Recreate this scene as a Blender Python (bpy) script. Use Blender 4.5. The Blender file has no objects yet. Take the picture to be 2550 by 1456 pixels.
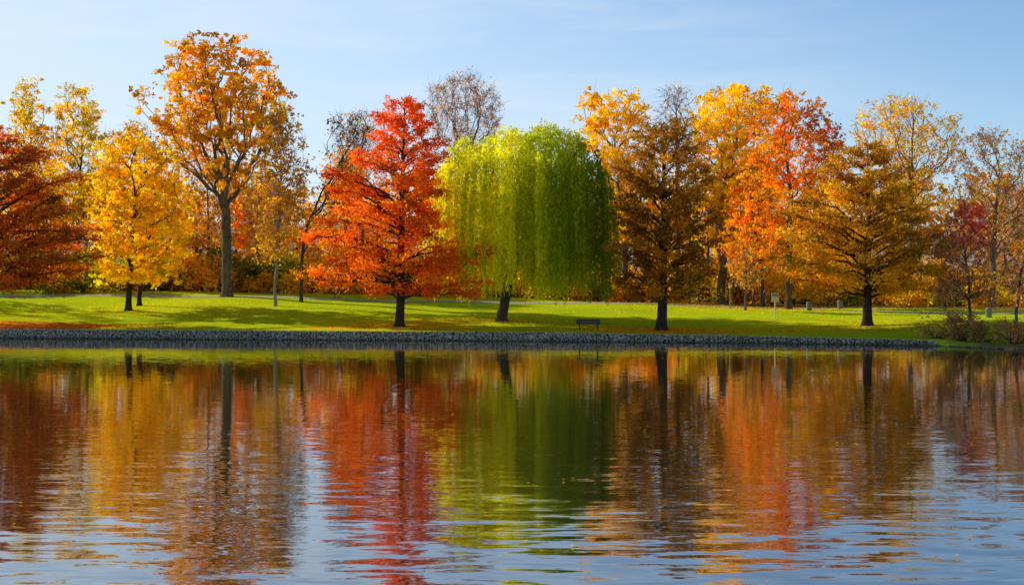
import bpy, math, numpy as np
from mathutils import Vector
F=3078.0; H=3.8; YH=722.0; CX=1275.0
def PX(px,d): return (px-CX)*d/F
def PZ(py,d): return H-(py-YH)*d/F
el=math.radians(23); az=math.radians(-61)
SUN=np.array([math.sin(az)*math.cos(el),math.cos(az)*math.cos(el),math.sin(el)])
LIT=np.array([-.5,-.1,.6])   # average direction leaf blades face (open sky)

# ---------------------------------------------------------------- terrain functions
SX=[-600,-260,-190,-160,-100,-40,0.7,17.9,28.8,32.5,45,60,90,110,160,600]
SY=[12,12,30,70,98,96.7,91.4,88,83.5,78.5,70,62,45,20,12,12]
def shore(x): return np.interp(x,SX,SY)
def lip(x): return np.interp(x,[-120,-40,0.7,17.9,28.8,32.5,60],[.76,.76,.70,.53,.42,.22,.3])
def backz(x): return np.interp(x,[-60,-23,1,29,52,200],[3.75,3.55,2.8,2.15,1.9,2.2])
def ground(x,y):
    x=np.asarray(x,float); y=np.asarray(y,float)
    s=y-shore(x); L=lip(x); B=backz(x)
    t=np.clip(s/36,0,1); f=0.55*t+0.45*t*t*(3-2*t)
    z=L+(B-L)*f+0.10*np.sin(x*0.13+s*0.21)*np.clip(s/8,0,1)+0.05*np.sin(x*0.37-s*0.3)*np.clip(s/6,0,1)
    far=np.clip((s-500)/900,0,1); far=far*far*(3-2*far)
    ridge=72+14*np.sin(x*0.004+1.0)+7*np.sin(x*0.013)+4*np.sin(x*0.037+2)
    z=z+far*ridge
    return z
def gz(x,y): return float(ground(x,y))

# ---------------------------------------------------------------- materials
def newmat(name):
    m=bpy.data.materials.new(name); m.use_nodes=True
    nt=m.node_tree; nt.nodes.clear()
    o=nt.nodes.new('ShaderNodeOutputMaterial')
    return m,nt,o
def N(nt,t,**k):
    n=nt.nodes.new(t)
    for a,b in k.items(): setattr(n,a,b)
    return n
def ramp(nt,stops,interp='LINEAR'):
    r=N(nt,'ShaderNodeValToRGB'); r.color_ramp.interpolation=interp
    e=r.color_ramp.elements
    e[0].position=stops[0][0]; e[0].color=(*stops[0][1],1)
    e[1].position=stops[1][0]; e[1].color=(*stops[1][1],1)
    for p,c in stops[2:]:
        k=e.new(p); k.color=(*c,1)
    return r
def leaf_material():
    m,nt,o=newmat('autumn_leaves')
    a=N(nt,'ShaderNodeAttribute',attribute_name='Col')
    sc=N(nt,'ShaderNodeVectorMath',operation='SCALE'); sc.inputs['Scale'].default_value=.70; nt.links.new(a.outputs['Color'],sc.inputs[0])
    d=N(nt,'ShaderNodeBsdfDiffuse'); t=N(nt,'ShaderNodeBsdfTranslucent')
    mx=N(nt,'ShaderNodeAddShader')
    nt.links.new(sc.outputs[0],d.inputs[0]); nt.links.new(sc.outputs[0],t.inputs[0])
    nt.links.new(d.outputs[0],mx.inputs[0]); nt.links.new(t.outputs[0],mx.inputs[1])
    nt.links.new(mx.outputs[0],o.inputs[0]); return m
def bark_material():
    m,nt,o=newmat('bark')
    a=N(nt,'ShaderNodeAttribute',attribute_name='Col')
    g=N(nt,'ShaderNodeNewGeometry'); mp=N(nt,'ShaderNodeMapping'); mp.inputs['Scale'].default_value=(9,9,1.6)
    n=N(nt,'ShaderNodeTexNoise'); n.inputs['Scale'].default_value=1.0; n.inputs['Detail'].default_value=4
    nt.links.new(g.outputs['Position'],mp.inputs[0]); nt.links.new(mp.outputs[0],n.inputs['Vector'])
    r=ramp(nt,[(0.3,(0.45,0.45,0.45)),(0.7,(1.4,1.35,1.3))])
    nt.links.new(n.outputs['Fac'],r.inputs[0])
    mu=N(nt,'ShaderNodeMix',data_type='RGBA',blend_type='MULTIPLY'); mu.inputs[0].default_value=1
    nt.links.new(a.outputs['Color'],mu.inputs[6]); nt.links.new(r.outputs[0],mu.inputs[7])
    b=N(nt,'ShaderNodeBsdfDiffuse'); b.inputs['Roughness'].default_value=0.5
    nt.links.new(mu.outputs[2],b.inputs['Color']); nt.links.new(b.outputs[0],o.inputs[0]); return m
LEAF=leaf_material(); BARK=bark_material()
def simple(name,col,rough=0.7,scale=20,var=0.25,metal=0):
    m,nt,o=newmat(name)
    b=N(nt,'ShaderNodeBsdfPrincipled'); b.inputs['Roughness'].default_value=rough; b.inputs['Metallic'].default_value=metal
    g=N(nt,'ShaderNodeNewGeometry'); n=N(nt,'ShaderNodeTexNoise'); n.inputs['Scale'].default_value=scale; n.inputs['Detail'].default_value=3
    nt.links.new(g.outputs['Position'],n.inputs['Vector'])
    r=ramp(nt,[(0.3,tuple(c*(1-var) for c in col)),(0.7,tuple(min(1,c*(1+var)) for c in col))])
    nt.links.new(n.outputs['Fac'],r.inputs[0]); nt.links.new(r.outputs[0],b.inputs['Base Color'])
    nt.links.new(b.outputs[0],o.inputs[0]); return m

# ---------------------------------------------------------------- mesh helpers
def mesh_obj(name,V,Q,cols=None,midx=None,mats=(),loc=(0,0,0),smooth=None):
    V=np.asarray(V,np.float32)-np.asarray(loc,np.float32)
    Q=np.asarray(Q,np.int32); k=Q.shape[1]
    me=bpy.data.meshes.new(name)
    me.vertices.add(len(V)); me.vertices.foreach_set('co',V.ravel())
    me.loops.add(Q.size); me.loops.foreach_set('vertex_index',Q.ravel())
    me.polygons.add(len(Q)); me.polygons.foreach_set('loop_start',np.arange(0,Q.size,k,dtype=np.int32))
    me.polygons.foreach_set('loop_total',np.full(len(Q),k,np.int32))
    for m in mats: me.materials.append(m)
    if midx is not None: me.polygons.foreach_set('material_index',np.asarray(midx,np.int32))
    me.polygons.foreach_set('use_smooth',np.asarray(smooth if smooth is not None else np.zeros(len(Q)),bool))
    if cols is not None:
        at=me.attributes.new('Col','FLOAT_COLOR','POINT')
        c=np.ones((len(V),4),np.float32); c[:,:3]=np.clip(cols,0,.95); at.data.foreach_set('color',c.ravel())
    me.update(calc_edges=True); me.validate()
    ob=bpy.data.objects.new(name,me); ob.location=loc
    bpy.context.scene.collection.objects.link(ob); return ob
def unit(v): return v/np.maximum(np.linalg.norm(v,axis=-1,keepdims=True),1e-9)

class Plant:
    def __init__(s): s.V=[];s.Q=[];s.C=[];s.M=[];s.n=0
    def add(s,V,Q,C,m):
        s.V.append(V); s.Q.append(Q+s.n); s.C.append(C); s.M.append(np.full(len(Q),m)); s.n+=len(V)
    def leaves(s,P,a,b,C,r,axis=None,aj=0.5):
        n=len(P)
        if n==0: return
        nn=unit(unit(r.normal(size=(n,3)))+.4*unit(LIT))
        u=r.normal(size=(n,3)) if axis is None else np.asarray(axis)+r.normal(size=(n,3))*aj
        u=unit(u-(u*nn).sum(1,keepdims=True)*nn); v=np.cross(nn,u)
        sc=r.uniform(0.6,1.35,(n,1))
        A=u*a*sc; B=v*b*sc
        V=np.stack([P-A,P+B-A*0.15,P+A,P-B-A*0.15],1).reshape(-1,3)
        s.add(V,np.arange(4*n).reshape(n,4),np.repeat(C,4,axis=0),1)
    def tubes(s,P0,P1,R0,R1,col,k=6):
        n=len(P0)
        if n==0: return
        d=unit(P1-P0); ref=np.where(np.abs(d[:,2:3])>0.9,np.array([[1.,0,0]]),np.array([[0,0,1.]]))
        u=unit(np.cross(d,ref)); v=np.cross(d,u)
        an=np.arange(k)*2*math.pi/k
        ring=u[:,None,:]*np.cos(an)[None,:,None]+v[:,None,:]*np.sin(an)[None,:,None]
        A=P0[:,None,:]+ring*R0[:,None,None]; B=P1[:,None,:]+ring*R1[:,None,None]
        V=np.concatenate([A,B],1).reshape(-1,3)
        i=np.arange(k); j=(i+1)%k
        q=np.stack([i,j,j+k,i+k],1)
        Q=(q[None]+(np.arange(n)*2*k)[:,None,None]).reshape(-1,4)
        s.add(V,Q,np.tile(np.asarray(col,float),(len(V),1)),0)
    def build(s,name,base):
        V=np.concatenate(s.V);Q=np.concatenate(s.Q);C=np.concatenate(s.C);M=np.concatenate(s.M)
        return mesh_obj(name,V,Q,C,M,(BARK,LEAF),loc=base,smooth=(M==0))

def noise3(p,sc,seed):
    r=np.random.default_rng(seed); o=np.zeros(len(p))
    for i in range(6):
        w=unit(r.normal(size=3))*sc*r.uniform(0.6,1.8); o+=np.sin(p@w+r.uniform(0,6.28))
    return o/6
def pick(pal,n,r,j=0.12):
    pal=np.asarray(pal,float); i=r.integers(0,len(pal),n); k=r.integers(0,len(pal),n); t=r.uniform(0,1,(n,1))**2
    c=pal[i]*(1-t)+pal[k]*t
    return c*np.exp(r.normal(size=(n,1))*j)

def prof_w(prof,d):
    p=np.asarray(prof,float); z=PZ(p[:,0],d); xl=PX(p[:,1],d); xr=PX(p[:,2],d)
    o=np.argsort(z); return z[o],xl[o],xr[o]
def crown(prof,d,n,r,rc,mind,depth=0.8,gap=0.0,shell=0.45):
    z,xl,xr=prof_w(prof,d); out=[]; zz=np.linspace(z[0],z[-1],200)
    w=(np.interp(zz,z,xr)-np.interp(zz,z,xl)); w=np.maximum(w,0.3); w=w/w.sum()
    tries=0
    while len(out)<n and tries<n*25:
        m=512; tries+=m
        Z=r.choice(zz,m,p=w)+r.normal(size=m)*0.05
        L=np.interp(Z,z,xl);R=np.interp(Z,z,xr); c=(L+R)/2; hw=np.maximum((R-L)/2-rc*0.6,0.15)
        rr=r.uniform(0,1,m)**shell; th=r.uniform(0,2*math.pi,m)
        P=np.stack([c+hw*rr*np.cos(th),d+hw*depth*rr*np.sin(th),np.minimum(Z,z[-1]-rc*0.5)],1)
        if gap>0:
            P=P[noise3(P,1.1,int(abs(prof[0][1]))+3)>(-0.6+gap)]
        for q in P:
            if len(out)>=n: break
            if out and np.min(np.sum((np.array(out)-q)**2,1))<mind*mind: continue
            out.append(q)
    return np.array(out)
def skeleton(trunk,T,r,alpha=0.45,up=0.5,step=0.9,wob=0.12):
    pts=[np.array(trunk[0],float)]
    for a,b in zip(trunk[:-1],trunk[1:]):
        a=np.array(a,float);b=np.array(b,float); k=max(1,int(np.linalg.norm(b-a)/0.8))
        for i in range(1,k+1): pts.append(a+(b-a)*i/k+r.normal(size=3)*0.05)
    pos=np.array(pts); par=list(range(-1,len(pts)-1)); pl=np.arange(len(pts))*0.8
    zmin=pos[int(len(pos)*0.35),2]
    order=np.argsort(np.linalg.norm(T-pos[-1],axis=1)+r.normal(size=len(T))*1.0)
    tips=[]
    for t in T[order]:
        dv=t-pos; dist=np.linalg.norm(dv,axis=1); hd=np.linalg.norm(dv[:,:2],axis=1)
        cost=dist+alpha*pl+2.2*np.maximum(0,pos[:,2]-(t[2]-up*hd))+np.where(pos[:,2]<min(zmin,t[2]-0.5),3.0,0)
        i=int(np.argmin(cost)); a=pos[i]; L=dist[i]; k=max(1,int(round(L/step)))
        pd=unit(a-pos[par[i]]) if par[i]>=0 else np.array([0,0,1.])
        c=a+(pd*0.6+np.array([0,0,0.35]))*L*0.33+(t-a)*0.15
        u=(np.arange(1,k+1)/k)[:,None]
        cur=(1-u)**2*a+2*u*(1-u)*c+u*u*t+r.normal(size=(k,3))*wob*np.where(u<1,1,0)
        n0=len(pos); pos=np.concatenate([pos,cur]); par+= [i]+list(range(n0,n0+k-1))
        pl=np.concatenate([pl,pl[i]+L*np.arange(1,k+1)/k]); tips.append(n0+k-1)
    return pos,np.array(par),np.array(tips)
def radii(pos,par,rb,rt=0.02,e=2.2):
    acc=np.zeros(len(pos)); r=np.zeros(len(pos))
    for i in range(len(pos)-1,-1,-1):
        r[i]=max(rt,acc[i]**(1/e)) if acc[i]>0 else rt
        if par[i]>=0: acc[par[i]]+=r[i]**e
    r=rt+(r-rt)*(rb-rt)/max(r[0]-rt,1e-6)
    return r
def flare(P,base,rb,col,h=1.0):
    b=np.array(base,float)
    z=[-0.3,0.0,0.15,0.4,h]; rr=[1.9,1.55,1.3,1.12,1.0]
    P0=np.array([b+[0,0,q] for q in z[:-1]]);P1=np.array([b+[0,0,q] for q in z[1:]])
    P.tubes(P0,P1,np.array(rr[:-1])*rb,np.array(rr[1:])*rb,col,10)
LK=0.70
def broadleaf(name,px,d,prof,pal,seed,n=170,lpc=130,rc=0.9,a=0.15,b=0.10,rb=0.3,bark=(.09,.07,.055),trunk=None,
              gap=0.25,twigs=4,alpha=0.45,up=0.5,mind=None,colfn=None,depth=0.8,flat=0.75,P=None,build=True,twr=0.014,shell=0.45):
    r=np.random.default_rng(seed); x=PX(px,d); base=(x,d,gz(x,d))
    T=crown(prof,d,n,r,rc,mind if mind else rc*0.7,depth,gap,shell)
    if trunk is None:
        z,xl,xr=prof_w(prof,d); zt=z[0]+(z[-1]-z[0])*0.55; cx=(np.interp(zt,z,xl)+np.interp(zt,z,xr))/2
        trunk=[base,(x+(cx-x)*0.25,d,base[2]+(zt-base[2])*0.5),(cx,d,zt)]
    else:
        trunk=[base]+[(PX(u,d),d+q,PZ(v,d)) for u,v,q in trunk]
    pos,par,tips=skeleton(trunk,T,r,alpha,up)
    R=radii(pos,par,rb)
    own=P is None
    if own: P=Plant()
    m=par>=0; I=np.where(m)[0]; big=R[I]>0.06
    P.tubes(pos[par[I[big]]],pos[I[big]],np.minimum(R[par[I[big]]],R[I[big]]*1.25),R[I[big]],bark,7)
    P.tubes(pos[par[I[~big]]],pos[I[~big]],np.minimum(R[par[I[~big]]],R[I[~big]]*1.3),R[I[~big]],bark,3)
    flare(P,base,rb,bark,0.8)
    tp=np.repeat(pos[tips],twigs,axis=0); te=tp+r.normal(size=tp.shape)*np.array([rc,rc,rc])*0.6+np.array([0,0,rc*0.2])
    if twigs: P.tubes(tp,te,np.full(len(tp),twr),np.full(len(tp),twr*0.5),np.array(bark)*1.1,3)
    if lpc>0:
        cc=pick(pal,len(tips),r,0.16)
        if colfn is not None: cc=colfn(pos[tips],cc,r)
        cnt=r.poisson(lpc*LK*r.uniform(0.35,1.65,len(tips)))
        idx=np.repeat(np.arange(len(tips)),cnt)
        rad=rc*r.uniform(0.6,1.2,len(tips))
        q=unit(r.normal(size=(len(idx),3)))*(r.uniform(0,1,(len(idx),1))**0.45)*rad[idx][:,None]
        q[:,2]*=flat
        sub=r.normal(size=(len(tips),5,3))*rc*0.5; si=r.integers(0,5,len(idx))
        q=q*0.5+sub[idx,si]*np.array([1,1,flat])
        Cl=cc[idx]*np.exp(r.normal(size=(len(idx),1))*0.15)
        P.leaves(pos[tips][idx]+q,a,b,Cl,r)
    if own and build: return P.build(name,base)
    return P

def conifer(name,px,d,prof,pal,seed,nbr=120,sec=9,lps=34,rb=0.33,bark=(.07,.05,.04),rise=0.35,toppx=None,a=.145,b=.06,colfn=None,vr=(.55,1.15)):
    r=np.random.default_rng(seed); x=PX(px,d); base=np.array([x,d,gz(x,d)])
    z,xl,xr=prof_w(prof,d); P=Plant(); topx=PX(toppx if toppx else px,d)
    top=np.array([topx,d,z[-1]-0.2])
    k=26; u=np.linspace(0,1,k)[:,None]; tr=base+(top-base)*u; tr[1:-1,:2]+=np.cumsum(r.normal(size=(k-2,2))*0.02,0)
    tR=rb*(1-u[:,0])**0.85+0.025
    P.tubes(tr[:-1],tr[1:],tR[:-1],tR[1:],bark,9); flare(P,base,rb,bark,0.9)
    def tp(zz): 
        t=np.clip((zz-base[2])/(top[2]-base[2]),0,1); return np.array([np.interp(t,u[:,0],tr[:,i]) for i in range(3)])
    az=r.uniform(0,6.28)
    for i in range(nbr):
        f=(i+0.5)/nbr; zt=z[0]+(z[-1]-z[0])*(f**0.95)
        az+=2.399+r.normal()*0.35
        c=math.cos(az); s=math.sin(az); L=np.interp(zt,z,xl);R=np.interp(zt,z,xr); tx=tp(zt)[0]
        ext=(R-tx) if c>0 else (tx-L); avg=(R-L)/2*0.85
        ext=max(ext,0.25)*1.06; avg=max(avg,0.25)
        Rr=1/(abs(c/ext)**2.6+abs(s/avg)**2.6)**(1/2.6)*r.uniform(*vr)
        ri=rise*(0.35+1.3*f)*r.uniform(0.5,1.5); zs=max(zt-Rr*ri,base[2]+ (z[0]-base[2])*0.9)
        st=tp(min(zs,top[2]-0.3))
        m=max(4,int(Rr/0.6)+2); uu=np.linspace(0,1,m)[:,None]
        end=np.array([st[0]+c*Rr,st[1]+s*Rr,zt])
        br=st+(end-st)*uu; br[:,2]+=(np.sin(uu[:,0]*math.pi)*0.10*Rr)*(1 if f>0.25 else 0.6)
        br[1:]+=r.normal(size=(m-1,3))*0.09
        r0=0.018+0.014*Rr
        bR=r0*(1-uu[:,0]*0.8)
        P.tubes(br[:-1],br[1:],bR[:-1],bR[1:],bark,4)
        ns=max(3,int(sec*(0.4+Rr/5)))
        us=r.uniform(0.22,1.0,ns)**0.8; us[0]=1.0
        cl=pick(pal,1,r,0.18)[0]
        if colfn is not None: cl=colfn(end[None],cl[None],r)[0]
        for j,ub in enumerate(us):
            p=np.array([np.interp(ub,uu[:,0],br[:,q]) for q in range(3)])
            side=1 if j%2 else -1; a2=az+side*r.uniform(0.4,1.2)*(0 if j==0 else 1)
            l2=(0.30*Rr*(1.15-ub)+0.45)*r.uniform(0.5,1.3)
            dr=np.array([math.cos(a2),math.sin(a2),r.uniform(-0.2,0.6)])
            e=p+dr*l2
            P.tubes(p[None],e[None],np.array([0.016]),np.array([0.008]),bark,3)
            nl=int(lps*.74*(0.5+l2*0.6)*r.uniform(0.35,1.6))
            t=r.uniform(0.0,1.1,(nl,1))
            q=p+(e-p)*t+r.normal(size=(nl,3))*np.array([0.17,0.17,0.17])*(0.6+0.5*l2)
            q[:,2]-=0.10*t[:,0]
            C=(cl*np.exp(r.normal()*0.14))[None]*np.exp(r.normal(size=(nl,1))*0.16)
            P.leaves(q,a,b,C,r,axis=dr[None],aj=0.9)
    return P.build(name,base)

YEL=[(.87,.60,.012),(.86,.53,.009),(.89,.65,.016),(.78,.48,.010)]
GOLD=[(.80,.45,.012),(.74,.38,.010),(.84,.51,.014),(.58,.32,.012)]
ORG=[(.88,.225,.012),(.82,.17,.010),(.90,.28,.014),(.62,.11,.010)]
ORG2=[(.80,.36,.014),(.74,.28,.012),(.82,.42,.015)]
RUST=[(.58,.15,.012),(.46,.10,.010),(.70,.22,.014),(.34,.10,.014)]
BRN=[(.48,.18,.012),(.34,.12,.010),(.60,.26,.014),(.26,.12,.014)]
GBRN=[(.62,.30,.012),(.46,.20,.012),(.70,.38,.014),(.34,.18,.014)]
OLV=[(.62,.50,.02),(.50,.43,.02),(.74,.57,.02),(.76,.52,.015)]
GRN=[(.15,.18,.016),(.24,.25,.018),(.08,.11,.012),(.40,.34,.02)]
PALE=[(.80,.46,.12),(.74,.39,.10),(.84,.52,.09)]
PINK=[(.68,.40,.24),(.60,.34,.21),(.74,.46,.23)]

# ---------------------------------------------------------------- front row
conifer('bald_cypress_tree',-30,101,[(325,-70,50),(370,-110,125),(430,-170,170),(520,-220,205),(610,-250,228),(690,-240,215),(722,-200,160)],RUST,11,nbr=125)
def cfB(p,c,r):
    t=np.clip((p[:,2:3]-13)/6,0,1)*0.5+np.clip((p[:,0:1]+8)/6,0,1)*0.15
    return c*(1-t)+np.array([[.74,.13,.04]])*t
conifer('dawn_redwood_tree',995,97,[(243,992,1022),(275,940,1045),(330,905,1065),(370,905,1110),(410,860,1125),(450,820,1118),(520,825,1110),(570,775,1140),(620,765,1190),(660,785,1220),(700,795,1205),(738,850,1150)],ORG,12,nbr=130,sec=10,lps=36,toppx=1007,colfn=cfB,rb=.34,vr=(.5,1.2))
def cfD(p,c,r):
    t=np.clip((p[:,2:3]-11)/5,0,1)*0.55
    return c*(1-t)+np.array([[.40,.22,.02]])*t
conifer('bald_cypress_tree',1647,93,[(300,1615,1690),(340,1570,1720),(400,1545,1770),(450,1530,1795),(520,1520,1790),(600,1520,1800),(680,1535,1805),(745,1545,1735)],BRN,13,nbr=115,sec=9,lps=35,colfn=cfD,rb=.38,rise=.7,vr=(.45,1.15))
conifer('bald_cypress_tree',2160,97,[(358,2130,2175),(385,2090,2215),(450,2020,2275),(520,1985,2315),(600,1965,2330),(680,1960,2325),(735,1980,2305)],GBRN,14,nbr=120,sec=10,rb=.36)

def willow():
    r=np.random.default_rng(21); d=101; x=PX(1250,d); base=(x,d,gz(x,d)); P=Plant()
    cx=PX(1310,d); hw=PX(1516,d)-cx; dep=hw*0.85
    xs_=PX(np.array([1100,1125,1150,1185,1230,1290,1340,1385,1420,1450,1480,1505,1520]),d)
    zs_=PZ(np.array([450,375,338,345,325,314,302,300,325,350,400,460,540]),d)
    def dome(px_,py_):
        e=np.clip(np.abs((py_-d)/dep),0,1); return np.interp(px_,xs_,zs_)-(e**2.2)*3.6
    T=[]
    for i in range(60):
        th=r.uniform(0,6.28); rr=r.uniform(0.1,1)**0.5*0.75
        X=cx+hw*rr*math.cos(th);Y=d+dep*rr*math.sin(th); T.append((X,Y,float(dome(X,Y))-r.uniform(2.0,5)))
    T=np.array(T)
    trunk=[base]+[(PX(u,d),d+q,PZ(v,d)) for u,v,q in [(1258,745,0),(1280,650,.2),(1284,600,0),(1280,560,-.2),(1300,520,0),(1310,490,0)]]
    pos,par,tips=skeleton(trunk,T,r,0.4,0.7); R=radii(pos,par,0.40,rt=.025)
    I=np.where(par>=0)[0]; P.tubes(pos[par[I]],pos[I],np.minimum(R[par[I]],R[I]*1.25),R[I],(.10,.08,.06),7); flare(P,base,.40,(.10,.08,.06),.9)
    lob=[]; nlob=100
    for i in range(nlob):
        th=i*2.39996+r.normal()*.15; rr=((i+.5)/nlob)**0.46
        X=cx+hw*rr*math.cos(th);Y=d+dep*rr*math.sin(th)
        lob.append((X,Y,float(dome(X,Y))-(r.uniform(1.5,5.0) if r.uniform()<.25 else abs(r.normal())*.6),th,rr,r.uniform(.75,1.25)))
    pal=[(.72,.66,.016),(.62,.60,.013),(.80,.70,.018),(.48,.52,.013)]
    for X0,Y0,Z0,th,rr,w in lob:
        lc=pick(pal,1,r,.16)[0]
        k=np.clip((X0-cx)/hw+.1,0,1); lc=lc*(1-k*np.array([.72,.58,.35]))  # right side: shade painted into the leaf colour, plus a greener tone
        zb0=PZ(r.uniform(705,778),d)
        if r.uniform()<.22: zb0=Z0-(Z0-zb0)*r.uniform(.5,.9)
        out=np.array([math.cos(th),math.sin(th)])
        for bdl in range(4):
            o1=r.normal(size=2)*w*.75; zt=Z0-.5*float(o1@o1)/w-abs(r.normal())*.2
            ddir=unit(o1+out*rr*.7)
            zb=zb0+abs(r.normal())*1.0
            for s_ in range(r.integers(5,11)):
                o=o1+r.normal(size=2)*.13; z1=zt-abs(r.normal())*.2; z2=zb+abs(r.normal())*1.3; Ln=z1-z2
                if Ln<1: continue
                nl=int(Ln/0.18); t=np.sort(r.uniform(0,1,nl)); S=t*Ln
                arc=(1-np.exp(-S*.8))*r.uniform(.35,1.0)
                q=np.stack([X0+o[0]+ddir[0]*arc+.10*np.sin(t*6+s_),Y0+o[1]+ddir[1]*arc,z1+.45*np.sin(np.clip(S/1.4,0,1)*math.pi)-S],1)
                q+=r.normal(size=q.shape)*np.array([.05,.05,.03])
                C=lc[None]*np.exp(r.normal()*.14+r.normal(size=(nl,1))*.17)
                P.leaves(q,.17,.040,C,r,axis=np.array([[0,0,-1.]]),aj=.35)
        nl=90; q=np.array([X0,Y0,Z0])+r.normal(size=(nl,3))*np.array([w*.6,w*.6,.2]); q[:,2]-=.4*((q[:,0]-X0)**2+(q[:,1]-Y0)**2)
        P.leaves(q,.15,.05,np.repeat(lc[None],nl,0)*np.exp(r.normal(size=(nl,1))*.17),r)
    P.build('weeping_willow_tree',base)
willow()

# ---------------------------------------------------------------- middle row
broadleaf('cottonwood_tree',565,123,[(92,470,590),(125,425,680),(180,405,700),(215,330,720),(255,315,748),(310,370,735),(370,400,690),(430,440,640),(470,480,620)],
   GOLD,31,n=370,lpc=100,rc=.8,a=.15,b=.11,rb=.50,bark=(.17,.14,.11),trunk=[(566,640,0),(562,520,0),(555,450,0)],gap=.36,alpha=.62,up=1.1,shell=.5)
broadleaf('yellow_maple_tree',320,112,[(330,270,380),(370,225,430),(430,205,460),(520,205,475),(600,215,480),(670,225,470),(700,250,440)],YEL,32,n=230,lpc=110,rc=.85,rb=.27,gap=.33,bark=(.06,.05,.04))
broadleaf('yellow_maple_tree',347,116,[(400,330,420),(460,300,475),(540,290,480),(640,300,470),(690,320,440)],YEL,33,n=90,lpc=100,rc=.85,rb=.2,bark=(.05,.042,.035))
broadleaf('aspen_tree',686,114,[(262,660,720),(330,640,765),(420,615,782),(500,610,780),(570,625,770),(640,640,730)],GBRN+GOLD,34,n=190,lpc=58,rc=.8,a=.12,b=.09,rb=.14,bark=(.38,.34,.29),gap=.3,up=1.0,twigs=6)
broadleaf('bare_ash_tree',750,118,[(285,820,930),(330,800,950),(420,790,900),(500,770,880),(580,760,850)],BRN,35,n=90,lpc=10,rc=.9,rb=.16,bark=(.10,.08,.06),trunk=[(752,640,0),(765,560,0),(800,480,0)],up=.9,twigs=12)
broadleaf('golden_willow_tree',80,145,[(200,40,90),(240,20,130),(330,0,150),(450,-10,160),(560,0,160)],OLV+YEL,36,n=160,lpc=95,rc=1.0,rb=.3,gap=.3,up=1.2,twigs=6)
broadleaf('golden_willow_tree',190,147,[(210,160,215),(260,130,250),(340,120,290),(450,110,300),(560,110,300)],OLV+YEL,37,n=180,lpc=95,rc=1.0,rb=.3,gap=.3,up=1.2,twigs=6)
broadleaf('amber_elm_tree',330,138,[(300,290,380),(360,270,420),(450,260,440),(560,260,450)],PALE+GOLD,38,n=120,lpc=72,rc=1.0,rb=.25,twigs=6)
broadleaf('amber_elm_tree',520,142,[(390,480,560),(440,450,590),(520,440,600),(620,440,600)],PALE+GOLD,53,n=120,lpc=64,rc=1.0,rb=.2,twigs=6)
broadleaf('amber_elm_tree',640,140,[(420,600,680),(480,590,720),(560,590,740),(640,600,740)],GOLD+PALE,54,n=110,lpc=64,rc=1.0,rb=.2,twigs=6)
broadleaf('bare_elm_tree',1165,145,[(185,1110,1200),(215,1060,1245),(270,1043,1258),(320,1060,1262),(370,1090,1250),(420,1110,1230)],PINK,39,n=230,lpc=34,rc=.9,a=.10,b=.07,rb=.32,bark=(.28,.21,.17),gap=.1,up=1.1,twigs=12,twr=.016,trunk=[(1163,560,0),(1160,440,0),(1158,370,0)])
broadleaf('bare_elm_tree',905,143,[(275,870,960),(320,830,970),(380,815,960),(450,820,950)],PINK,40,n=120,lpc=14,rc=.9,rb=.22,bark=(.20,.16,.13),up=1.,twigs=9)
broadleaf('amber_elm_tree',860,140,[(360,830,890),(400,810,920),(470,800,930),(560,790,930)],PALE+ORG2,41,n=100,lpc=60,rc=1.0,rb=.2,twigs=6)
broadleaf('yellow_cottonwood_tree',1560,134,[(220,1520,1590),(245,1440,1625),(300,1420,1630),(360,1415,1640),(430,1440,1650),(520,1470,1660),(600,1480,1660)],YEL,42,n=240,lpc=112,rc=.9,rb=.36,bark=(.18,.15,.12),gap=.30)
broadleaf('bare_elm_tree',1690,140,[(212,1640,1700),(250,1630,1740),(310,1620,1750),(380,1630,1740)],PINK,43,n=110,lpc=6,rc=.9,rb=.25,bark=(.22,.18,.15),up=1.1,twigs=10)
broadleaf('yellow_cottonwood_tree',1795,130,[(215,1820,1930),(240,1740,1940),(300,1705,1960),(380,1700,1960),(460,1710,1950),(540,1740,1930),(600,1760,1900)],YEL,44,n=330,lpc=115,rc=.92,rb=.45,bark=(.24,.2,.16),gap=.2,trunk=[(1800,660,0),(1790,580,0),(1800,480,0),(1825,380,0)])
def cfQ(p,c,r):
    t=np.clip((p[:,0:1]-27)/4.5+(p[:,2:3]-17)*.06+r.normal(size=(len(p),1))*.2,0,1)*0.7
    return c*(1-t)+np.array([[.52,.10,.04]])*t
broadleaf('red_maple_tree',1963,116,[(230,1930,1990),(260,1890,2050),(310,1860,2095),(370,1845,2130),(440,1840,2100),(520,1830,2080),(600,1830,2050),(650,1850,2020)],ORG2+ORG2+ORG2+ORG[:2],45,n=300,lpc=85,rc=.82,a=.13,b=.09,rb=.3,bark=(.15,.12,.09),gap=.33,colfn=cfQ,twigs=5,trunk=[(1964,650,0),(1968,520,0),(1965,420,0)])
broadleaf('pale_elm_tree',2265,138,[(245,2180,2300),(280,2130,2370),(320,2110,2412),(370,2150,2400),(430,2180,2360),(500,2190,2350)],PALE+YEL,46,n=240,lpc=50,rc=.95,a=.13,b=.09,rb=.36,bark=(.28,.22,.17),gap=.2,up=1.0,twigs=7)
broadleaf('pale_elm_tree',2470,135,[(318,2430,2500),(360,2390,2570),(430,2350,2620),(520,2340,2640),(600,2360,2620)],PINK+PALE+PALE+GOLD,47,n=230,lpc=48,rc=.95,a=.12,b=.09,rb=.36,bark=(.24,.19,.15),gap=.2,up=1.0,twigs=7)
broadleaf('orange_maple_tree',1900,124,[(430,1820,1920),(520,1790,1960),(600,1780,1970),(680,1800,1950)],ORG2,48,n=130,lpc=90,rc=.9,rb=.2)
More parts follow.
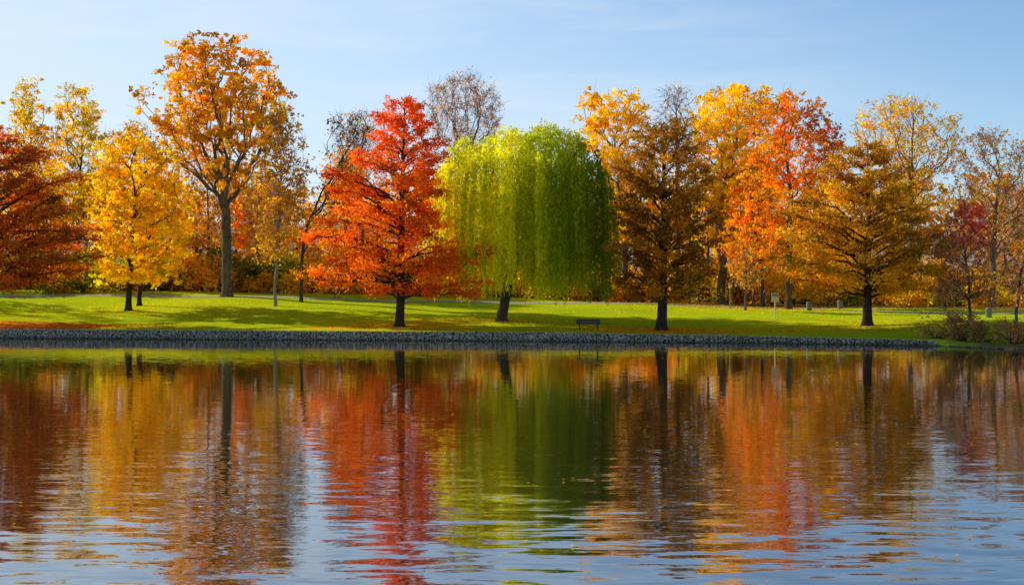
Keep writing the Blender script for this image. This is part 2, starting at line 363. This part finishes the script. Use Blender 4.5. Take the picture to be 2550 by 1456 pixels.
def cfT(p,c,r):
    t=np.clip((p[:,2:3]-6)/2.5,0,1)*np.clip((p[:,0:1]-33.0)/1.5,0,1)
    return c*(1-t)+np.array([[.88,.12,.10]])*t
broadleaf('red_maple_tree',2415,93,[(498,2385,2440),(540,2350,2470),(600,2310,2490),(680,2295,2500),(750,2320,2490)],[(.52,.22,.11),(.58,.28,.11),(.46,.19,.09)],49,n=150,lpc=70,rc=.55,a=.08,b=.06,rb=.11,bark=(.13,.1,.08),colfn=cfT,twigs=6,gap=.3)
broadleaf('crabapple_tree',2530,88,[(470,2510,2600),(540,2480,2640),(640,2465,2660),(740,2480,2650)],[(.50,.24,.10),(.58,.31,.10),(.44,.2,.09)],50,n=140,lpc=55,rc=.6,a=.08,b=.06,rb=.11,bark=(.13,.1,.08),twigs=8,gap=.3)
broadleaf('serviceberry_tree',1856,112,[(600,1840,1880),(640,1815,1905),(690,1810,1910),(720,1830,1890)],PALE+ORG2,51,n=60,lpc=22,rc=.5,a=.09,b=.07,rb=.10,bark=(.25,.19,.16),twigs=9)
broadleaf('amber_elm_tree',-330,124,[(330,-390,-270),(400,-470,-190),(560,-500,-160),(680,-460,-190)],GOLD,60,n=130,lpc=60,rc=1.0,rb=.3)

# ---------------------------------------------------------------- distant tree line (one object)
P=Plant(); r=np.random.default_rng(99)
hx=[-400,0,200,470,520,600,700,780,840,900,1100,1500,1700,2000,2300,2550,3000]; hy=[400,420,400,410,450,430,430,470,420,430,420,430,400,420,420,430,400]
pals=[YEL,GOLD,PALE+GOLD,OLV+GOLD,ORG2,GOLD+YEL]
for i,px in enumerate(np.arange(-380,2950,74)):
    px=px+r.uniform(-20,20); d=r.uniform(152,172); t=float(np.interp(px,hx,hy))+r.uniform(-15,40); w=r.uniform(55,85)
    broadleaf('x',px,d,[(t,px-w*.35,px+w*.35),(t+60,px-w*.9,px+w*.9),(t+140,px-w,px+w),(640,px-w*.9,px+w*.9),(700,px-w*.7,px+w*.7)],pals[r.integers(0,6)],200+i,n=75,lpc=52,rc=1.15,a=.24,b=.17,rb=.22,twigs=3,P=P,gap=.2,up=.9)
P.build('distant_tree_line',(0,160,3))
P=Plant()
for i in range(200):
    px=r.uniform(-350,2900); d=r.uniform(128,150); x=PX(px,d); z0=gz(x,d); h=r.uniform(1.2,4.8); w=r.uniform(1.3,2.8)
    pal=[GRN,OLV,GRN,GOLD,GOLD,ORG2,BRN,GBRN][r.integers(0,8)]
    if px<780 and r.uniform()<.35: pal=GRN
    nc=int(9+h*5); cc=pick(pal,nc,r,.25)
    C0=np.stack([x+r.normal(size=nc)*w*.5,d+r.normal(size=nc)*w*.4,z0+r.uniform(0.05,1,nc)**.8*h],1)
    idx=np.repeat(np.arange(nc),40); q=C0[idx]+r.normal(size=(len(idx),3))*np.array([.5,.5,.4]); q[:,2]=np.maximum(q[:,2],z0+.03)
    P.leaves(q,.16,.11,cc[idx]*np.exp(r.normal(size=(len(idx),1))*.2),r)
    st=np.tile([[x,d,z0]],(nc,1)); P.tubes(st,C0,np.full(nc,.03),np.full(nc,.012),(.09,.07,.05),3)
P.build('shrub_undergrowth',(0,140,3))
def shrub(name,px,d,h,w,pal,seed,lp=40,nc=40):
    r=np.random.default_rng(seed); P=Plant(); x=PX(px,d); z0=gz(x,d)
    cc=pick(pal,nc,r,.2); C0=np.stack([x+r.normal(size=nc)*w*.45,d+r.normal(size=nc)*w*.4,z0+r.uniform(.1,1,nc)*h],1)
    idx=np.repeat(np.arange(nc),lp); q=C0[idx]+r.normal(size=(len(idx),3))*.22; q[:,2]=np.maximum(q[:,2],z0)
    P.leaves(q,.08,.05,cc[idx]*np.exp(r.normal(size=(len(idx),1))*.2),r)
    st=np.tile([[x,d,z0-.05]],(nc,1))+r.normal(size=(nc,3))*np.array([.2,.2,0]); P.tubes(st,C0,np.full(nc,.025),np.full(nc,.01),(.1,.075,.055),4)
    e=C0+r.normal(size=(nc,3))*.4+np.array([0,0,.3]); P.tubes(C0,e,np.full(nc,.01),np.full(nc,.005),(.1,.075,.055),3)
    P.build(name,(x,d,z0))
shrub('dogwood_shrub',2395,84,1.9,1.9,[(.42,.16,.06),(.34,.17,.06),(.48,.18,.07)],301,24,50)
shrub('dogwood_shrub',2440,82.5,1.2,1.8,[(.36,.24,.06),(.44,.2,.06)],302,30,40)
shrub('dogwood_shrub',2530,81,1.5,2.0,[(.40,.22,.06),(.46,.17,.07)],303,30,45)
shrub('dogwood_shrub',2340,86,.7,1.6,[(.40,.24,.07),(.46,.23,.07)],304,18,30)

# ---------------------------------------------------------------- terrain
xs=np.concatenate([np.linspace(-2500,-210,24),np.arange(-200,-60,4.),np.arange(-60,60,.75),np.arange(60,201,4.),np.linspace(210,2500,24)])
nearY=[-300,-60,-15,-4,0,3,6,9,11]; nearZ=[2.5,2.3,2.1,2.1,2.1,1.3,.15,-.5,-.8]
sr=[-0.9,-0.02,0.0,0.35]+list(np.arange(1,46,.75))+[48,52,58,66,80,100,150,220,320,450,560,650,750,850,950,1050,1150,1300,1500,1800,2500]
rows=[]
pond=(xs>-185)&(xs<105)
for y,z in zip(nearY,nearZ):
    yy=np.minimum(np.full(len(xs),float(y)),shore(xs)-1.0); zz=np.where(pond|(y<4),z,1.0); rows.append(np.stack([xs,yy,np.full(len(xs),0.)+zz],1))
for s in sr:
    yy=shore(xs)+s
    if s<=-0.02: zz=np.where(pond,-0.9,.8)
    else: zz=ground(xs,yy)
    zz=np.where((xs>29.2)&(s==-0.9)&pond,-0.15,zz); zz=np.where((xs>29.2)&(s==-0.02)&pond,0.03,zz)
    rows.append(np.stack([xs,yy,zz],1))
V=np.concatenate(rows); nx=len(xs); ny=len(rows)
I=(np.arange(ny-1)[:,None]*nx+np.arange(nx-1)[None]).ravel(); Q=np.stack([I,I+1,I+1+nx,I+nx],1)
s=V[:,1]-shore(V[:,0]); lit=np.zeros(len(V))
for px,d,w,k in [(-30,100,6.5,1.3),(110,98.5,5.5,1.1),(995,96.5,3,.35),(1647,92.5,7,.7),(2160,96,6,.45),(1250,101,2.5,.6),(2415,92,6,.5),(1963,116,7,.5),(1790,118,9,.45),(350,112,6,.3),(40,97.8,4.5,1.0)]:
    x=PX(px,d); lit+=k*np.exp(-(((V[:,0]-x)/w)**2+((V[:,1]-d)/(w*.45))**2))
lawn=1-np.clip((s-36)/5,0,1); soil=np.clip((V[:,0]-29)/2,0,1)*np.clip(1-(s-.8)/1.6,0,1)
m,nt,o=newmat('ground_grass')
at=N(nt,'ShaderNodeAttribute',attribute_name='Col'); sep=N(nt,'ShaderNodeSeparateColor'); nt.links.new(at.outputs['Color'],sep.inputs[0])
g=N(nt,'ShaderNodeNewGeometry')
def noise(scale,detail=3):
    n=N(nt,'ShaderNodeTexNoise'); n.inputs['Scale'].default_value=scale; n.inputs['Detail'].default_value=detail
    nt.links.new(g.outputs['Position'],n.inputs['Vector']); return n
def mixc(f,a,b):
    x=N(nt,'ShaderNodeMix',data_type='RGBA')
    for sk,v in ((0,f),(6,a),(7,b)):
        if isinstance(v,(tuple,float)): x.inputs[sk].default_value=v if isinstance(v,float) else (*v,1)
        else: nt.links.new(v,x.inputs[sk])
    return x.outputs[2]
def mth(op,a,b=0.):
    x=N(nt,'ShaderNodeMath',operation=op)
    for i,v in enumerate((a,b)):
        if isinstance(v,(float,int)): x.inputs[i].default_value=v
        else: nt.links.new(v,x.inputs[i])
    return x.outputs[0]
n1=noise(.35,4); n2=noise(6,3); n3=noise(2.2,5)
gr=ramp(nt,[(.3,(.38,.54,.008)),(.5,(.54,.70,.010)),(.7,(.70,.80,.012))]); nt.links.new(n1.outputs['Fac'],gr.inputs[0])
g2=ramp(nt,[(.3,(.24,.38,.006)),(.7,(.76,.86,.015))]); nt.links.new(n2.outputs['Fac'],g2.inputs[0])
grass=mixc(.45,gr.outputs[0],g2.outputs[0])
lr=ramp(nt,[(.35,(.45,.16,.02)),(.5,(.80,.27,.02)),(.65,(.85,.42,.04))]); nt.links.new(noise(9,3).outputs['Fac'],lr.inputs[0])
wr=ramp(nt,[(.35,(.16,.11,.04)),(.55,(.42,.27,.07)),(.7,(.30,.26,.05))]); nt.links.new(n3.outputs['Fac'],wr.inputs[0])
c=mixc(sep.outputs[1],wr.outputs[0],grass)
th=N(nt,'ShaderNodeMapRange'); nt.links.new(mth('ADD',sep.outputs[0],mth('MULTIPLY',mth('SUBTRACT',n3.outputs['Fac'],.5),1.6)),th.inputs[0]); th.inputs[1].default_value=.42; th.inputs[2].default_value=.75
c=mixc(th.outputs[0],c,lr.outputs[0])
c=mixc(sep.outputs[2],c,(.17,.10,.055))
yy=N(nt,'ShaderNodeSeparateXYZ'); nt.links.new(g.outputs['Position'],yy.inputs[0])
hm=N(nt,'ShaderNodeMapRange'); nt.links.new(yy.outputs[1],hm.inputs[0]); hm.inputs[1].default_value=450; hm.inputs[2].default_value=700
hr=ramp(nt,[(.35,(.42,.38,.36)),(.65,(.55,.48,.42))]); nt.links.new(noise(.01,5).outputs['Fac'],hr.inputs[0])  # dry tan hills with distance haze painted into their colour
c=mixc(hm.outputs[0],c,hr.outputs[0])
b=N(nt,'ShaderNodeBsdfDiffuse')
nt.links.new(c,b.inputs['Color']); nt.links.new(b.outputs[0],o.inputs[0])
mesh_obj('ground',V,Q,np.stack([np.clip(lit,0,1),lawn,soil],1),None,(m,),smooth=np.ones(len(Q)))
px_=np.arange(-70,90,1.); pm=simple('path_gravel',(.50,.42,.28),.95,8,.2)
def pathobj(sfun,w,name):
    rows=[]
    for k in (-1,-.5,0,.5,1):
        y=shore(px_)+sfun(px_)+k*w/2; rows.append(np.stack([px_,y,ground(px_,y)+.03],1))
    V=np.concatenate(rows); n=len(px_); I=(np.arange(4)[:,None]*n+np.arange(n-1)[None]).ravel()
    mesh_obj(name,V,np.stack([I,I+1,I+1+n,I+n],1),None,None,(pm,),smooth=np.ones(len(I)))
pathobj(lambda x:30+2.0*np.sin(x*.05),1.8,'footpath')

r=np.random.default_rng(5); P=Plant()
def scatter(px,d,wx,wy,n,pal,sz=.05):
    x=PX(px,d)+r.normal(size=n)*wx; y=d+r.normal(size=n)*wy; k=(y>shore(x)+.4); x=x[k];y=y[k]
    q=np.stack([x,y,ground(x,y)+.03],1); P.leaves(q,sz,sz*.7,pick(pal,len(q),r,.2),r)
scatter(1250,101,2.5,1.5,900,BRN+GOLD); scatter(995,97,4,2.5,1800,ORG); scatter(1647,93,5,1.6,3000,ORG+ORG2); scatter(60,98.3,6,1.4,4000,ORG)
scatter(2160,96,5,3,1800,GOLD+BRN); scatter(1275,105,30,8,3000,YEL+ORG2); scatter(1900,115,14,6,3000,YEL+ORG2); scatter(400,113,10,5,1500,YEL)
P.build('fallen_leaves',(0,95,1))

# ---------------------------------------------------------------- gabion wall
r=np.random.default_rng(6)
t=(1+5**.5)/2
iv=unit(np.array([(-1,t,0),(1,t,0),(-1,-t,0),(1,-t,0),(0,-1,t),(0,1,t),(0,-1,-t),(0,1,-t),(t,0,-1),(t,0,1),(-t,0,-1),(-t,0,1)],float))
it=np.array([(0,11,5),(0,5,1),(0,1,7),(0,7,10),(0,10,11),(1,5,9),(5,11,4),(11,10,2),(10,7,6),(7,1,8),(3,9,4),(3,4,2),(3,2,6),(3,6,8),(3,8,9),(4,9,5),(2,4,11),(6,2,10),(8,6,7),(9,8,1)])
cs=[]
for x in np.arange(-75,28.9,.11):
    hh=float(lip(x))-.02
    for z in np.arange(-.05,hh+.05,.09):
        cs.append((x+r.normal()*.05,float(shore(x))-.10+r.normal()*.015,min(z+r.normal()*.03,hh)))
for i in range(260):
    x=r.uniform(28.6,34); cs.append((x,float(shore(x))-.1+r.normal()*.25,r.uniform(-.05,.08)))
cs=np.array(cs); n=len(cs)
sc=r.uniform(.045,.08,(n,1,1))*r.uniform(.75,1.25,(n,1,3)); V=(iv[None]*sc*r.uniform(.85,1.15,(n,12,1))+cs[:,None,:]).reshape(-1,3)
Q=(it[None]+(np.arange(n)*12)[:,None,None]).reshape(-1,3)
col=pick([(.56,.46,.33),(.42,.35,.25),(.66,.56,.43),(.26,.21,.15),(.56,.43,.28)],n,r,.2)
zf=np.clip((cs[:,2:3]+.02)/.26,0,1); col=col*(.25+.75*zf)     # stones darker towards the waterline
m,nt,o=newmat('gabion_stone'); a_=N(nt,'ShaderNodeAttribute',attribute_name='Col'); b=N(nt,'ShaderNodeBsdfDiffuse')
nt.links.new(a_.outputs['Color'],b.inputs['Color']); nt.links.new(b.outputs[0],o.inputs[0])
wall=mesh_obj('gabion_wall',V,Q,np.repeat(col,12,axis=0),None,(m,))
wx=np.arange(-130,28.95,.75); dk=simple('wall_core',(.06,.05,.04),.95)
A=np.stack([wx,shore(wx)-.08,np.full(len(wx),-.8)],1);B=np.stack([wx,shore(wx)-.08,lip(wx)-.04],1);C=np.stack([wx,shore(wx)+.4,lip(wx)-.02],1)
V=np.concatenate([A,B,C]); nn=len(wx); I=np.concatenate([np.arange(nn-1),np.arange(nn-1)+nn]); 
core=mesh_obj('core',V,np.stack([I,I+1,I+1+nn,I+nn],1),None,None,(dk,)); core.parent=wall

# ---------------------------------------------------------------- water
m,nt,o=newmat('water')
g=N(nt,'ShaderNodeNewGeometry')
def wn(sx,sy,det,rot=.06):
    mp=N(nt,'ShaderNodeMapping'); mp.inputs['Scale'].default_value=(sx,sy,1); mp.inputs['Rotation'].default_value=(0,0,rot)
    nt.links.new(g.outputs['Position'],mp.inputs[0]); n=N(nt,'ShaderNodeTexNoise'); n.inputs['Scale'].default_value=1; n.inputs['Detail'].default_value=det
    nt.links.new(mp.outputs[0],n.inputs['Vector'])
    s=N(nt,'ShaderNodeVectorMath',operation='SUBTRACT'); nt.links.new(n.outputs['Color'],s.inputs[0]); s.inputs[1].default_value=(.5,.5,.5); return s.outputs[0]
def vop(op,a,v):
    s=N(nt,'ShaderNodeVectorMath',operation=op); nt.links.new(a,s.inputs[0])
    if isinstance(v,tuple): s.inputs[1].default_value=v
    else: nt.links.new(v,s.inputs[1])
    return s.outputs[0]
def vscale(a,f):
    s=N(nt,'ShaderNodeVectorMath',operation='SCALE'); nt.links.new(a,s.inputs[0]); nt.links.new(f,s.inputs['Scale']); return s.outputs[0]
sp=N(nt,'ShaderNodeSeparateXYZ'); nt.links.new(g.outputs['Position'],sp.inputs[0])
def mrange(src,a,b,c,d):
    mr=N(nt,'ShaderNodeMapRange'); nt.links.new(src,mr.inputs[0]); 
    for i,v in enumerate((a,b,c,d)): mr.inputs[i+1].default_value=v
    return mr.outputs[0]
big=vscale(vop('MULTIPLY',wn(.7,2.8,1.5),(.04,.115,0)),mrange(sp.outputs[1],16,42,1.0,.08))
fine=vscale(vop('MULTIPLY',wn(1.9,8.0,2,-.05),(.04,.085,0)),mrange(sp.outputs[1],16,60,1.0,.45))
near=mrange(mth('ADD',sp.outputs[1],mth('MULTIPLY',sp.outputs[0],.2)),79,91,.001,.034)
tilt=N(nt,'ShaderNodeCombineXYZ'); ng=N(nt,'ShaderNodeMath',operation='MULTIPLY'); ng.inputs[1].default_value=-1; nt.links.new(near,ng.inputs[0]); nt.links.new(ng.outputs[0],tilt.inputs[1]); tilt.inputs[2].default_value=1
nrm=N(nt,'ShaderNodeVectorMath',operation='NORMALIZE'); nt.links.new(vop('ADD',vop('ADD',big,fine),tilt.outputs[0]),nrm.inputs[0])
gl=N(nt,'ShaderNodeBsdfGlossy'); gl.inputs['Roughness'].default_value=.012; gl.inputs['Color'].default_value=(.97,.97,.97,1)
df=N(nt,'ShaderNodeBsdfDiffuse'); df.inputs['Color'].default_value=(.022,.020,.009,1)
fr=N(nt,'ShaderNodeFresnel'); fr.inputs['IOR'].default_value=1.5; pw=N(nt,'ShaderNodeMath',operation='POWER'); pw.inputs[1].default_value=.6
nt.links.new(nrm.outputs[0],gl.inputs['Normal']); nt.links.new(nrm.outputs[0],fr.inputs['Normal']); nt.links.new(fr.outputs[0],pw.inputs[0])
mx=N(nt,'ShaderNodeMixShader'); nt.links.new(pw.outputs[0],mx.inputs[0]); nt.links.new(df.outputs[0],mx.inputs[1]); nt.links.new(gl.outputs[0],mx.inputs[2]); nt.links.new(mx.outputs[0],o.inputs[0])
mesh_obj('water',[(-200,3,0),(120,3,0),(120,99.5,0),(-200,99.5,0)],[(0,1,2,3)],None,None,(m,))
P=Plant(); r=np.random.default_rng(8)
n=90; dd=1/r.uniform(1/88,1/17,n); q=np.stack([PX(r.uniform(0,2550,n),dd),dd,np.full(n,.012)],1)
q=np.concatenate([q,np.stack([PX(r.uniform(0,2550,160),91),r.uniform(75,88,160)-0,np.full(160,.012)],1)])
for p in q:
    a_=r.uniform(0,6.28); s_=r.uniform(.025,.05); an=a_+np.arange(8)*math.pi/4; rr=s_*np.array([1.3,.6,1,.5,.9,.5,1,.6])
    ring=np.stack([p[0]+rr*np.cos(an),p[1]+rr*np.sin(an),p[2]+r.uniform(0,.03,8)],1)
    V=np.concatenate([p[None]+[0,0,.01],ring]); Q=np.array([(0,1,2,3),(0,3,4,5),(0,5,6,7),(0,7,8,1)])
    P.add(V,Q,np.tile(pick(GOLD+ORG2,1,r,.2),(9,1)),1)
P.build('floating_leaves',(0,40,0))

# ---------------------------------------------------------------- furniture
def box(bm_parts,c,s,rot=0):
    x,y,z=s; vs=[]
    for i in (-1,1):
        for j in (-1,1):
            for k in (-1,1):
                vx,vy,vz=i*x/2,j*y/2,k*z/2
                vy,vz=vy*math.cos(rot)-vz*math.sin(rot),vy*math.sin(rot)+vz*math.cos(rot)
                vs.append((c[0]+vx,c[1]+vy,c[2]+vz))
    bm_parts.append(vs)
BQ=[(0,1,3,2),(4,6,7,5),(0,4,5,1),(2,3,7,6),(0,2,6,4),(1,5,7,3)]
def part(name,boxes,mat,parent,bev=.008):
    V=[];Q=[]
    for vs in boxes:
        n=len(V); V+=vs; Q+=[tuple(i+n for i in q) for q in BQ]
    ob=mesh_obj(name,V,Q,None,None,(mat,)); ob.parent=parent
    if bev: 
        md=ob.modifiers.new('b','BEVEL'); md.width=bev; md.segments=2
    return ob
def empty(name,loc,rz=0):
    e=bpy.data.objects.new(name,None); e.location=loc; e.rotation_euler=(0,0,rz); bpy.context.scene.collection.objects.link(e); return e
wood=simple('bench_wood',(.05,.042,.038),.6,30); iron=simple('bench_iron',(.04,.04,.04),.5,30); beige=simple('sign_paint',(.85,.72,.50),.6,5,.06); grey=simple('galvanised_steel',(.35,.35,.36),.45,20,.1); dark=simple('bin_paint',(.16,.16,.16),.5,10,.1)
x=PX(1465,93.2); e=empty('park_bench',(x,93.2,gz(x,93.2)),.05)
bx=[]; [box(bx,(0,-.42+.115*i,.45),(1.8,.10,.035)) for i in range(4)]; part('seat',bx,wood,e)
bx=[]; [box(bx,(0,.055+.03*i,.52+.115*i),(1.8,.035,.10),-.22) for i in range(3)]; part('backrest',bx,wood,e)
for i,sx in enumerate((-.68,.68)):
    bx=[]; box(bx,(sx,-.38,.21),(.06,.06,.44)); box(bx,(sx,0,.21),(.06,.06,.44)); box(bx,(sx,-.19,.405),(.055,.44,.05)); box(bx,(sx,.095,.62),(.05,.045,.44),-.22); part('leg_%d'%(i+1),bx,iron,e)
def signpost(px,d,h,w,hh):
    x=PX(px,d); e=empty('park_sign',(x,d,gz(x,d)))
    bx=[]; box(bx,(0,0,h/2-.1),(.09,.06,h+.2)); part('post',bx,grey if w<.4 else beige,e)
    bx=[]; box(bx,(0,-.05,h-hh/2),(w,.03,hh)); part('panel',bx,beige,e,.01)
    bx=[]; box(bx,(0,-.07,h-hh*.25),(w*.82,.008,hh*.3)); part('notice_plate',bx,grey,e,0)
signpost(1930,104,2.15,.62,.8); signpost(1818,118,2.4,.34,.5)
def cyl(name,prof,mat,parent,k=20,c=(0,0,0)):
    V=[];Q=[]
    for z,rr in prof:
        for i in range(k): a=i*2*math.pi/k; V.append((c[0]+rr*math.cos(a),c[1]+rr*math.sin(a),c[2]+z))
    for j in range(len(prof)-1):
        for i in range(k): Q.append((j*k+i,j*k+(i+1)%k,(j+1)*k+(i+1)%k,(j+1)*k+i))
    ob=mesh_obj(name,V,Q,None,None,(mat,),smooth=np.ones(len(Q))); ob.parent=parent
def litterbin(px,d):
    x=PX(px,d); e=empty('litter_bin',(x,d,gz(x,d))); e.scale=(.8,.8,.8)
    cyl('body',[(0,.01),(0,.27),(.05,.30),(.78,.32),(.82,.34),(.86,.34),(.86,.29),(.6,.28)],dark,e)
    cyl('lid',[(1.02,.005),(1.02,.14),(.99,.26),(.92,.33),(.90,.33),(.90,.2)],dark,e)
    bx=[]; [box(bx,(.29*math.cos(a),.29*math.sin(a),.89),(.025,.025,.1)) for a in (0,2.1,4.2)]; part('lid_brackets',bx,dark,e,0)
litterbin(2015,112); litterbin(2092,116); litterbin(2462,101)
def person(px,d,top,leg,rz=0,stride=.18):
    x=PX(px,d); m,nt,o=newmat('clothes')
    tc=N(nt,'ShaderNodeTexCoord'); sp=N(nt,'ShaderNodeSeparateXYZ'); nt.links.new(tc.outputs['Object'],sp.inputs[0])
    dv=N(nt,'ShaderNodeMath',operation='DIVIDE'); dv.inputs[1].default_value=2; nt.links.new(sp.outputs[2],dv.inputs[0])
    rp=ramp(nt,[(0,(.03,.03,.03)),(.045,leg),(.46,top),(.735,(.45,.27,.19)),(.845,(.06,.035,.02))],'CONSTANT'); nt.links.new(dv.outputs[0],rp.inputs[0])
    ab=N(nt,'ShaderNodeMath',operation='ABSOLUTE'); nt.links.new(sp.outputs[0],ab.inputs[0])
    g1=N(nt,'ShaderNodeMath',operation='GREATER_THAN'); g1.inputs[1].default_value=.2; nt.links.new(ab.outputs[0],g1.inputs[0])
    l1=N(nt,'ShaderNodeMath',operation='LESS_THAN'); l1.inputs[1].default_value=.86; nt.links.new(sp.outputs[2],l1.inputs[0])
    mu=N(nt,'ShaderNodeMath',operation='MULTIPLY'); nt.links.new(g1.outputs[0],mu.inputs[0]); nt.links.new(l1.outputs[0],mu.inputs[1])
    mi=N(nt,'ShaderNodeMix',data_type='RGBA'); nt.links.new(mu.outputs[0],mi.inputs[0]); nt.links.new(rp.outputs[0],mi.inputs[6]); mi.inputs[7].default_value=(.45,.27,.19,1)
    b=N(nt,'ShaderNodeBsdfPrincipled'); b.inputs['Roughness'].default_value=.8; nt.links.new(mi.outputs[2],b.inputs['Base Color']); nt.links.new(b.outputs[0],o.inputs[0])
    S=stride; vs=[(0,0,.95,.13),(0,0,1.12,.125),(0,0,1.32,.15),(0,0,1.46,.07),(0,0,1.53,.055),(0,-.01,1.62,.095),(0,-.01,1.70,.09)]; ed=[(0,1),(1,2),(2,3),(3,4),(4,5),(5,6)]
    vs.append((0,-.11,1.625,.018)); ed.append((5,7))
    for sg in (-1,1):
        n=len(vs); f=S*sg
        vs+=[(.10*sg,0,.88,.085),(.11*sg,-f*.5,.48,.06),(.11*sg,-f+.03,.09,.042),(.12*sg,-f-.12,.04,.035)]; ed+=[(0,n),(n,n+1),(n+1,n+2),(n+2,n+3)]
        n=len(vs)
        vs+=[(.19*sg,0,1.40,.06),(.24*sg,f*.3,1.12,.045),(.26*sg,f*.3-.08,.88,.03),(.265*sg,f*.3-.10,.80,.026)]; ed+=[(2,n),(n,n+1),(n+1,n+2),(n+2,n+3)]
        for k in range(4):
            m0=len(vs); oy=f*.3-.10-.033+.022*k; l=[.07,.085,.08,.06][k]
            vs+=[(.268*sg,oy,.765,.009),(.262*sg,oy,.765-l*.6,.008),(.25*sg,oy,.765-l,.007)]; ed+=[(n+3,m0),(m0,m0+1),(m0+1,m0+2)]
        m0=len(vs); vs+=[(.25*sg,f*.3-.15,.79,.010),(.245*sg,f*.3-.165,.755,.009)]; ed+=[(n+3,m0),(m0,m0+1)]
    me=bpy.data.meshes.new('person'); me.from_pydata([v[:3] for v in vs],ed,[]); me.materials.append(m)
    ob=bpy.data.objects.new('person',me); bpy.context.scene.collection.objects.link(ob)
    md=ob.modifiers.new('s','SKIN')
    for i,v in enumerate(vs): me.skin_vertices[0].data[i].radius=(v[3],v[3])
    me.skin_vertices[0].data[0].use_root=True
    md.use_smooth_shade=True; sb=ob.modifiers.new('u','SUBSURF'); sb.levels=1; sb.render_levels=2
    ob.location=(x,d,gz(x,d)); ob.rotation_euler=(0,0,rz)
person(838,124,(.35,.45,.65),(.10,.12,.2),1.5); person(1903,122,(.03,.03,.04),(.03,.03,.05),1.4); person(1690,124,(.05,.05,.07),(.04,.04,.05),-1.5); person(1876,123,(.20,.05,.04),(.04,.04,.06),1.5)

# ---------------------------------------------------------------- sky & sun
sd=Vector(SUN)
w=bpy.data.worlds.new('sky'); bpy.context.scene.world=w; w.use_nodes=True; nt=w.node_tree; nt.nodes.clear()
o=N(nt,'ShaderNodeOutputWorld'); bg=N(nt,'ShaderNodeBackground'); bg.inputs['Strength'].default_value=.15
sk=N(nt,'ShaderNodeTexSky'); sk.sky_type='NISHITA'; sk.sun_disc=False; sk.sun_elevation=el; sk.sun_rotation=az%(2*math.pi); sk.air_density=1.0; sk.dust_density=.4; sk.ozone_density=2.0
tint=N(nt,'ShaderNodeMix',data_type='RGBA',blend_type='MULTIPLY'); tint.inputs[0].default_value=1; nt.links.new(sk.outputs[0],tint.inputs[6]); tint.inputs[7].default_value=(.70,.92,1.14,1)
tc=N(nt,'ShaderNodeTexCoord'); sx=N(nt,'ShaderNodeSeparateXYZ'); nt.links.new(tc.outputs['Generated'],sx.inputs[0])
def wm(src,a,b_,c,d):
    q=N(nt,'ShaderNodeMapRange'); nt.links.new(src,q.inputs[0])
    for i,v in enumerate((a,b_,c,d)): q.inputs[i+1].default_value=v
    return q.outputs[0]
zen=N(nt,'ShaderNodeVectorMath',operation='SCALE'); nt.links.new(tint.outputs[2],zen.inputs[0]); nt.links.new(wm(sx.outputs[2],.28,.6,1,.45),zen.inputs['Scale'])
fx=wm(sx.outputs[0],-.5,.40,.80,0.03); fz=wm(sx.outputs[2],0,.22,.42,0); fu=wm(sx.outputs[2],.22,.5,1,.0)
fb=wm(sx.outputs[1],-.4,.3,.2,1)
ad=mth('MULTIPLY',mth('MULTIPLY',mth('ADD',fx,fz),fu),fb); ad=mth('MINIMUM',ad,.93)
m1=N(nt,'ShaderNodeMix',data_type='RGBA'); nt.links.new(ad,m1.inputs[0]); nt.links.new(zen.outputs[0],m1.inputs[6]); m1.inputs[7].default_value=(5.1,5.8,6.3,1)
mp=N(nt,'ShaderNodeMapping'); mp.inputs['Scale'].default_value=(1.5,1.0,11); mp.inputs['Rotation'].default_value=(0,.20,0); mp.inputs['Location'].default_value=(.35,0,.3)
nt.links.new(tc.outputs['Generated'],mp.inputs[0]); n=N(nt,'ShaderNodeTexNoise'); n.inputs['Scale'].default_value=2.4; n.inputs['Detail'].default_value=8; n.inputs['Roughness'].default_value=.58; n.inputs['Distortion'].default_value=.5
nt.links.new(mp.outputs[0],n.inputs['Vector']); 
cf=mth('MULTIPLY',mth('MULTIPLY',wm(n.outputs['Fac'],.48,.76,0,.50),fu),wm(sx.outputs[0],.05,.3,1,.15))
mi=N(nt,'ShaderNodeMix',data_type='RGBA'); nt.links.new(cf,mi.inputs[0]); nt.links.new(m1.outputs[2],mi.inputs[6]); mi.inputs[7].default_value=(5.6,6.0,6.4,1)
nt.links.new(mi.outputs[2],bg.inputs[0]); nt.links.new(bg.outputs[0],o.inputs[0])
L=bpy.data.lights.new('sun','SUN'); L.energy=5; L.angle=math.radians(.5); L.color=(1,.92,.77); lo=bpy.data.objects.new('sun',L); lo.rotation_euler=sd.to_track_quat('Z','Y').to_euler(); bpy.context.scene.collection.objects.link(lo)
cam=bpy.data.cameras.new('camera'); cam.sensor_width=36; cam.lens=36*F/2550; cam.clip_end=6000; co=bpy.data.objects.new('camera',cam); co.location=(0,0,H)
co.rotation_euler=(math.pi/2-math.atan((728-YH)/F),0,0); bpy.context.scene.collection.objects.link(co); bpy.context.scene.camera=co
sc=bpy.context.scene; sc.view_settings.view_transform='Standard'; sc.view_settings.look='None'; sc.view_settings.exposure=0
